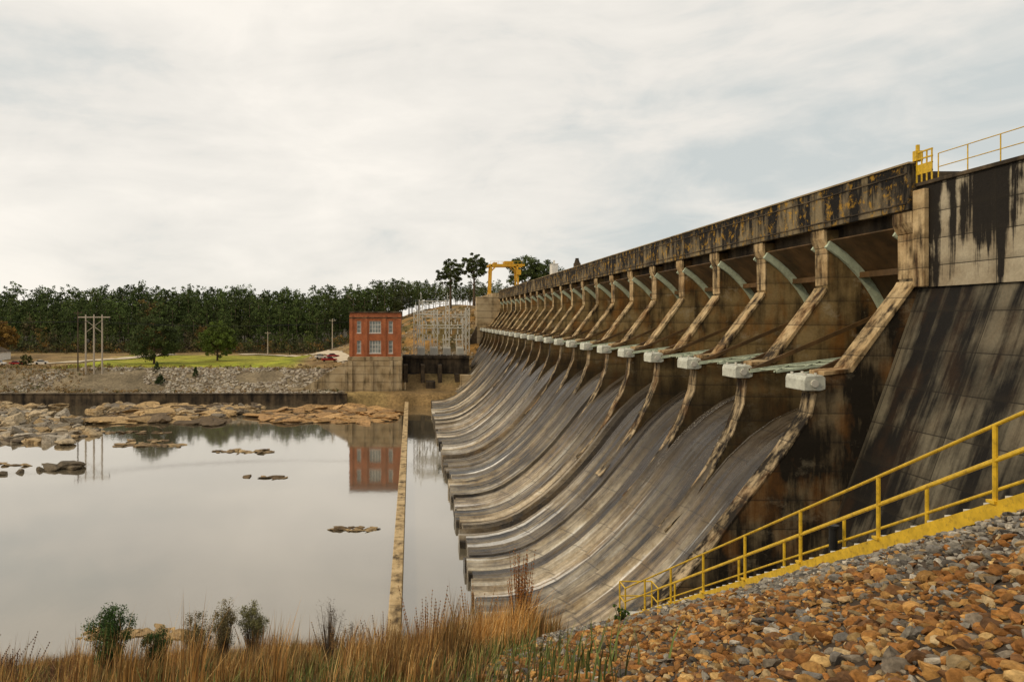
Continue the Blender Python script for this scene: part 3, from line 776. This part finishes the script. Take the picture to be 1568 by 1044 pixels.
for (x0_,x1_,y,n_) in [(-60,-46,147,40),(-38,-28,140,34),(-60,-50,152,12),(-27,-20,117,8),(-9.8,-4.2,88.5,34),(-86,-64,128,8),(-100,-84,170,30),(-62,-52,190,26),(-78,-55,163,34)]:
    for _ in range(n_):
        x=random.uniform(x0_,x1_); addr(x,y+random.gauss(0,.8 if y>100 else .35),random.uniform(.4,1.3) if y>100 else random.uniform(.3,.75),random.uniform(.10,.24),random.choice([(.54,.38,.19),(.42,.29,.15),(.22,.15,.08)]),dz=.03)
for (x,y,s) in [(-62,124,1.8),(-60,124.5,2.3),(-58.4,124,1.5),(-57.6,125,1.2),(-66,121,1.0),(-68,119.5,.9),(-71,118,1.6),(-73.5,117,2.0),(-63.5,123,1)]:
    addr(x,y,s,.5,(.18,.14,.09),.1)
for _ in range(150):
    x=random.uniform(-27,-17.5); y=59.2+random.gauss(0,.5); addr(x,y,random.uniform(.2,.6),.14,random.choice([(.62,.42,.2),(.50,.34,.17)]))
rocks('river_rock_outcrop',np.array(pos),np.array(scl),np.array(cl),'boulder',3,18,tilt=.16,cuts=12,amp=.22,lims=(.35,.75))

n=5200
x=rng.uniform(-125,-20,n); y=rng.uniform(216.5,244,n); z=terr(x,y)
s=rng.uniform(.30,.85,n); scl=np.stack([s*1.2,s,s*.7],-1)
base=np.array([(.56,.49,.38),(.44,.37,.28),(.64,.56,.43),(.30,.23,.15)])[rng.integers(0,4,n)]
keep=vnoise(x,y,9,31)>.28+.35*(x<-95)
rocks('far_bank_riprap',np.stack([x,y,z],-1)[keep],scl[keep],base[keep],'boulder',1,8)
n=1500
x=rng.uniform(-40,30,n); y=rng.uniform(252,312,n); z=terr(x,y); s=rng.uniform(.3,.9,n)
keep=vnoise(x,y,7,8)>.5
rocks('embankment_stone',np.stack([x,y,z],-1)[keep],np.stack([s*1.2,s,s*.6],-1)[keep],np.array([(.50,.36,.18),(.40,.30,.18),(.56,.48,.36)])[rng.integers(0,3,n)][keep],'boulder',1,8)
cs=[];rs=[]
for _ in range(160):
    x=random.uniform(-25,30); y=random.uniform(262,312); cs.append((x,y,TZ(x,y)+.4)); rs.append(random.uniform(.5,1.4))
V=leafcloud(np.array(cs),np.array(rs),24,.25); cc=np.array([random.choice([(.10,.11,.03),(.26,.17,.05),(.14,.11,.04)]) for _ in cs])
npmesh('embankment_shrubs',V,np.arange(len(V)).reshape(-1,3),np.repeat(cc,72,axis=0),'leaf')

# ------------------------------------------------------------------ foreground riprap
def edgeX(x,y): return np.where(y<14,.75,.75+.30*(y-14))+(vnoise(x,y,1.8,41)-.5)*1.8
def fg(n,xr,yr,smin,smax,sub,name,pw=1.4):
    x=rng.uniform(*xr,n); u=rng.random(n); y=yr[0]+(yr[1]-yr[0])*u**pw
    ok=(x>edgeX(x,y))&~((x>7.65)&(x<9.1)); x=x[ok];y=y[ok]; n=len(x)
    z=terr(x,y)
    s=smin*(smax/smin)**(rng.random(n)**2.1); gray=(x+ (vnoise(x,y,1.3,42)-.5)*1.8+(vnoise(x,y,.5,43)-.5)*1.2+np.clip(y-14,0,20)*.28)>5.7
    co=np.array([(.46,.215,.06),(.38,.165,.045),(.56,.30,.09),(.24,.12,.05),(.52,.38,.20),(.27,.22,.16),(.64,.41,.16)])[rng.choice(7,n,p=[.22,.21,.17,.18,.08,.07,.07])]
    cg=np.array([(.38,.34,.27),(.27,.245,.21),(.54,.48,.38),(.17,.15,.125),(.46,.31,.15)])[rng.choice(5,n,p=[.3,.24,.2,.16,.10])]
    flip=rng.random(n)<.12; g2=gray^flip
    c=np.where(g2[:,None],cg,co)*rng.uniform(.5,1.25,(n,1))
    s=s*np.where(gray,.8,1.0)
    scl=np.stack([s*rng.uniform(1,1.7,n),s,s*rng.uniform(.45,.85,n)],-1)
    rocks(name,np.stack([x,y,z+s*rng.uniform(0,.5,n)],-1),scl,c,'rock',sub,24,tilt=.6,cuts=9,lims=(.35,.75))
fg(29000,(.2,9.6),(2.6,15),.022,.088,2,'foreground_riprap',1.25)
fg(15000,(.2,11),(12,44),.05,.15,1,'embankment_riprap',1.3)

# ------------------------------------------------------------------ stair with yellow railings
st=empty('yellow_railed_stair'); rl=MB(); tr=MB(); sg=MB()
def zs(y): return -2.47-.507*(y-9.6)
ya_,yb_=2.0,26.2
HT=1.04
for xx,ph_ in ((7.8,0),(9.0,.9)):
    y=2.4+ph_*.6
    while y<yb_:
        rl.beam((xx,y,zs(y)),(xx,y,zs(y)+HT),.065,sides=8); 
        rl.box(xx-.07,xx+.07,y-.07,y+.07,zs(y)+.0,zs(y)+.04); y+=2.4
    for h in (HT,.56): rl.beam((xx,ya_,zs(ya_)+h),(xx,yb_,zs(yb_)+h),.052,sides=8)
    sg.beam((xx,ya_,zs(ya_)-.1),(xx,yb_,zs(yb_)-.1),.07,.20)
    z=zs(yb_)
    for y in (yb_,yb_+.7): rl.beam((xx,y,z-.1),(xx,y,z+HT),.06,sides=8)
    for h in (HT,.5): rl.beam((xx,yb_,z+h),(xx,yb_+.7,z+h),.05,sides=8)
    sg.beam((xx,yb_,z-.08),(xx,yb_+.7,z-.08),.06,.2)
for h in (HT,.5): rl.beam((7.8,yb_+.7,zs(yb_)+h),(9.0,yb_+.7,zs(yb_)+h),.05,sides=8)
y=ya_
while y<yb_: tr.box(7.85,8.95,y,y+.3,zs(y)-.12,zs(y)-.08); y+=.36
tr.box(7.85,8.95,yb_,yb_+.7,zs(yb_)-.12,zs(yb_)-.08)
rl.obj('railings','yellow',st); sg.obj('stringers','yellow',st); tr.obj('treads','steel',st)
b=MB(); zz=zs(14.6)+.3; b.cone((8.75,14.9,zz-.5),(8.75,14.9,zz+.36),.085,.08,14); b.beam((8.75,14.9,zz+.36),(8.75,14.9,zz+.42),.22,.22,14); b.beam((8.75,14.9,zz-.5),(8.75,14.9,zz-.45),.24,.24,14); b.obj('black_bollard','black')

# ------------------------------------------------------------------ grass
def blades(n,x,y,hmin,hmax,w,cols,lean=.35,hs=None):
    n=len(x); z=terr(x,y)
    h=rng.uniform(hmin,hmax,n)
    if hs is not None: h=h*hs
    a=rng.uniform(0,6.28,n); l=h*np.abs(rng.normal(0,lean,n))+.02
    wx=np.cos(a+1.57)*w; wy=np.sin(a+1.57)*w; dx=np.cos(a)*l+h*.10; dy=np.sin(a)*l
    p0=np.stack([x-wx,y-wy,z-.03],-1); p1=np.stack([x+wx,y+wy,z-.03],-1)
    m0=np.stack([x+dx*.35-wx*.7,y+dy*.35-wy*.7,z+h*.55],-1); m1=np.stack([x+dx*.35+wx*.7,y+dy*.35+wy*.7,z+h*.55],-1)
    t=np.stack([x+dx,y+dy,z+h],-1)
    V=np.stack([p0,p1,m1,m0,t],1).reshape(-1,3)
    i=np.arange(n)[:,None]*5
    F=np.vstack([i+[0,1,2],i+[0,2,3],i+[3,2,4]])
    C=cols[rng.integers(0,len(cols),n)]*rng.uniform(.6,1.25,(n,1))*(.5+1.0*vnoise(x,y,1.6,57))[:,None]; C=np.repeat(C,5,axis=0)
    return V,F,C
def join(parts):
    o=0;Vs=[];Fs=[];Cs=[]
    for V,F,C in parts: Vs.append(V);Fs.append(F+o);Cs.append(C);o+=len(V)
    return np.vstack(Vs),np.vstack(Fs),np.vstack(Cs)
cols=np.array([(.44,.26,.09),(.35,.20,.07),(.54,.36,.15),(.20,.13,.05),(.19,.18,.05),(.26,.12,.045),(.13,.10,.04)])
green=np.array([(.13,.17,.045),(.19,.20,.06)])
parts=[]
n=110000
x=rng.uniform(-40,8,n); y=5+rng.random(n)**.8*50
dn=vnoise(x,y,2.6,51); ok=(dn>.40)&(x<edgeX(x,y)+.1); x=x[ok];y=y[ok]
parts.append(blades(0,x,y,.3,.95,.012,cols,.35,.15+1.35*vnoise(x,y,2.6,53)))
cx_=rng.uniform(-34,5,230); cy_=rng.uniform(12,44,230)
okc=cx_<edgeX(cx_,cy_)-.2; cx_=cx_[okc]; cy_=cy_[okc]
x=np.repeat(cx_,90)+rng.normal(0,.22,len(cx_)*90); y=np.repeat(cy_,90)+rng.normal(0,.22,len(cy_)*90)
parts.append(blades(0,x,y,.6,1.7,.012,np.array([(.56,.32,.10),(.46,.25,.08),(.62,.42,.17),(.28,.15,.06)]),.2,.40+1.1*vnoise(x,y,4,54)))
n=11000; x=rng.normal(1.8,1.8,n); y=rng.normal(28,2.5,n); ok=x<edgeX(x,y)+.3; x=x[ok]; y=y[ok]
parts.append(blades(0,x,y,.7,1.8,.012,np.array([(.58,.31,.09),(.48,.24,.06),(.64,.43,.18)]),.3,.45+.9*vnoise(x,y,1.2,55)))
n=18000; x=rng.uniform(-30,3,n); y=rng.uniform(8,40,n); parts.append(blades(0,x,y,.2,.8,.015,green,.4))
V,F_,C_=join(parts); npmesh('dry_grass',V,F_,C_,'grass')
def stalks(name,x,y,n,h,spread,c):
    b=MB(); z=TZ(x,y)
    pts=[];rr=[]
    for i in range(n):
        a=random.uniform(0,6.28); q=spread*random.random(); bx=x+q*math.cos(a)*.5; by=y+q*math.sin(a)*.3
        hh=h*random.uniform(.5,1); tx=x+q*math.cos(a)*1.3+random.uniform(-.1,.25); ty=y+q*math.sin(a)
        b.cone((bx,by,TZ(bx,by)-.05),(tx,ty,z+hh),.010,.004,4)
        for s in range(9): 
            t=.6+.4*s/8; pts.append((bx+(tx-bx)*t,by+(ty-by)*t,z+hh*t)); rr.append(.055*(1.25-t))
    e=empty(name); b.obj('stems','bark',e)
    V=leafcloud(np.array(pts),np.array(rr),14,.022,1.6); npmesh('plumes',V,np.arange(len(V)).reshape(-1,3),np.tile(np.array(c),(len(V),1))*rng.uniform(.6,1.3,(len(V)//3,1)).repeat(3,0),'grass',e)
stalks('plume_grass',.6,27,30,3.0,1.0,(.44,.22,.09)); stalks('plume_grass',4.1,27,60,3.5,.42,(.50,.20,.05)); stalks('plume_grass',-1.1,30,18,2.4,.9,(.30,.15,.06))
stalks('plume_grass',-3.0,28,16,2.0,1.0,(.32,.19,.08)); stalks('plume_grass',-12,24,24,1.6,1.4,(.24,.12,.06)); stalks('plume_grass',-14.5,26,28,1.8,1.6,(.22,.11,.06)); stalks('plume_grass',2.4,27,34,2.5,1.3,(.52,.28,.10))
stalks('plume_grass',-17,28,30,1.8,1.8,(.20,.10,.06)); stalks('plume_grass',-6,28,18,1.6,1.4,(.26,.15,.06)); stalks('plume_grass',-20,30,28,1.8,2.2,(.20,.10,.06))
def shrub(name,x,y,h,w,c,n=40,per=50,size=.03,feather=False):
    e=empty(name,(x,y,TZ(x,y))); b=MB(); cs=[];rs=[]
    for i in range(n):
        a=random.uniform(0,6.28); q=random.random()**.6*w/2; t=random.uniform(.35,1) if not feather else random.uniform(.5,1)
        p=(q*math.cos(a)*t,q*math.sin(a)*t,h*t*(1-.25*(q/(w/2))**2)); cs.append(p); rs.append(h*random.uniform(.05,.11)*(1 if not feather else .8)); b.cone((0,0,0),p,.02,.006,4)
    b.obj('stems','bark',e); V=leafcloud(np.array(cs),np.array(rs),per,size,1.2)
    npmesh('leaves',V,np.arange(len(V)).reshape(-1,3),np.tile(np.array(c),(len(V),1))*rng.uniform(.5,1.4,(len(V)//3,1)).repeat(3,0),'leaf',e)
shrub('green_shrub',-12.6,30,3.0,2.0,(.075,.14,.035),120,90,.038); shrub('green_shrub',-11.0,31,2.0,1.3,(.075,.13,.035),60,80,.036)
shrub('green_shrub',5.5,19,.5,.6,(.09,.16,.03),15,30)
shrub('feathery_shrub',-9.0,30,2.5,1.6,(.24,.20,.09),70,90,.026,True); shrub('feathery_shrub',-7.7,29.5,3.0,1.2,(.27,.22,.10),70,90,.026,True); shrub('feathery_shrub',-6.6,30,2.9,1.4,(.22,.21,.08),70,90,.026,True)
shrub('bare_shrub',-3.7,32,2.9,1.7,(.16,.13,.10),60,30,.02); shrub('bare_shrub',-2.4,30,2.0,1.4,(.16,.12,.08),50,30,.02)

# ------------------------------------------------------------------ world, sun
w=bpy.data.worlds.new('World'); scene.world=w; w.use_nodes=True; t=w.node_tree; t.nodes.clear()
out=t.nodes.new('ShaderNodeOutputWorld'); mx=t.nodes.new('ShaderNodeMixShader'); b1=t.nodes.new('ShaderNodeBackground'); b2=t.nodes.new('ShaderNodeBackground')
sky=t.nodes.new('ShaderNodeTexSky'); sky.sky_type='NISHITA'; sky.sun_disc=False
el=math.radians(38); az=math.radians(-112)
sky.sun_elevation=el; sky.sun_rotation=az
t.links.new(sky.outputs[0],b1.inputs[0]); b1.inputs[1].default_value=.08
tc=t.nodes.new('ShaderNodeTexCoord')
def cn(scale,detail,vz,loc,dist):
    mp=t.nodes.new('ShaderNodeMapping'); mp.inputs['Scale'].default_value=(1,1,vz); mp.inputs['Rotation'].default_value=(0,.10,0); mp.inputs['Location'].default_value=loc
    nz=t.nodes.new('ShaderNodeTexNoise'); nz.inputs['Scale'].default_value=scale; nz.inputs['Detail'].default_value=detail; nz.inputs['Roughness'].default_value=.55; nz.inputs['Distortion'].default_value=dist
    t.links.new(tc.outputs['Generated'],mp.inputs[0]); t.links.new(mp.outputs[0],nz.inputs['Vector']); return nz.outputs[0]
a_=cn(1.7,8,3.4,(.4,.2,.3),.35); b_=cn(5.5,9,2.6,(2,1,3),.6)
m1=t.nodes.new('ShaderNodeMath'); m1.operation='MULTIPLY'; m1.inputs[1].default_value=.68; t.links.new(a_,m1.inputs[0])
m2=t.nodes.new('ShaderNodeMath'); m2.operation='MULTIPLY_ADD'; m2.inputs[1].default_value=.32; t.links.new(b_,m2.inputs[0]); t.links.new(m1.outputs[0],m2.inputs[2])
rp=t.nodes.new('ShaderNodeValToRGB'); e=rp.color_ramp.elements; e[0].position=.36; e[0].color=(.62,.655,.64,1); e[1].position=.60; e[1].color=(1.0,.945,.86,1); q=e.new(.47); q.color=(.86,.825,.76,1)
t.links.new(m2.outputs[0],rp.inputs[0]); t.links.new(rp.outputs[0],b2.inputs[0]); b2.inputs[1].default_value=1.02
mx.inputs[0].default_value=.94; t.links.new(b1.outputs[0],mx.inputs[1]); t.links.new(b2.outputs[0],mx.inputs[2]); t.links.new(mx.outputs[0],out.inputs[0])
L=bpy.data.lights.new('sun','SUN'); L.energy=1.5; L.angle=math.radians(10); L.color=(1,.82,.56); so=bpy.data.objects.new('sun',L); COL.objects.link(so)
dirv=Vector((math.sin(az)*math.cos(el),math.cos(az)*math.cos(el),math.sin(el)))
so.rotation_euler=dirv.to_track_quat('Z','Y').to_euler()

cam=bpy.data.cameras.new('camera'); co=bpy.data.objects.new('camera',cam); COL.objects.link(co)
co.rotation_euler=(math.radians(90),0,0); cam.sensor_width=36; cam.lens=1100/1568*36; cam.shift_x=(784-630)/1568; cam.shift_y=-(522-487)/1568
cam.clip_start=.1; cam.clip_end=8000; scene.camera=co
scene.view_settings.view_transform='Standard'; scene.view_settings.look='None'; scene.view_settings.exposure=0
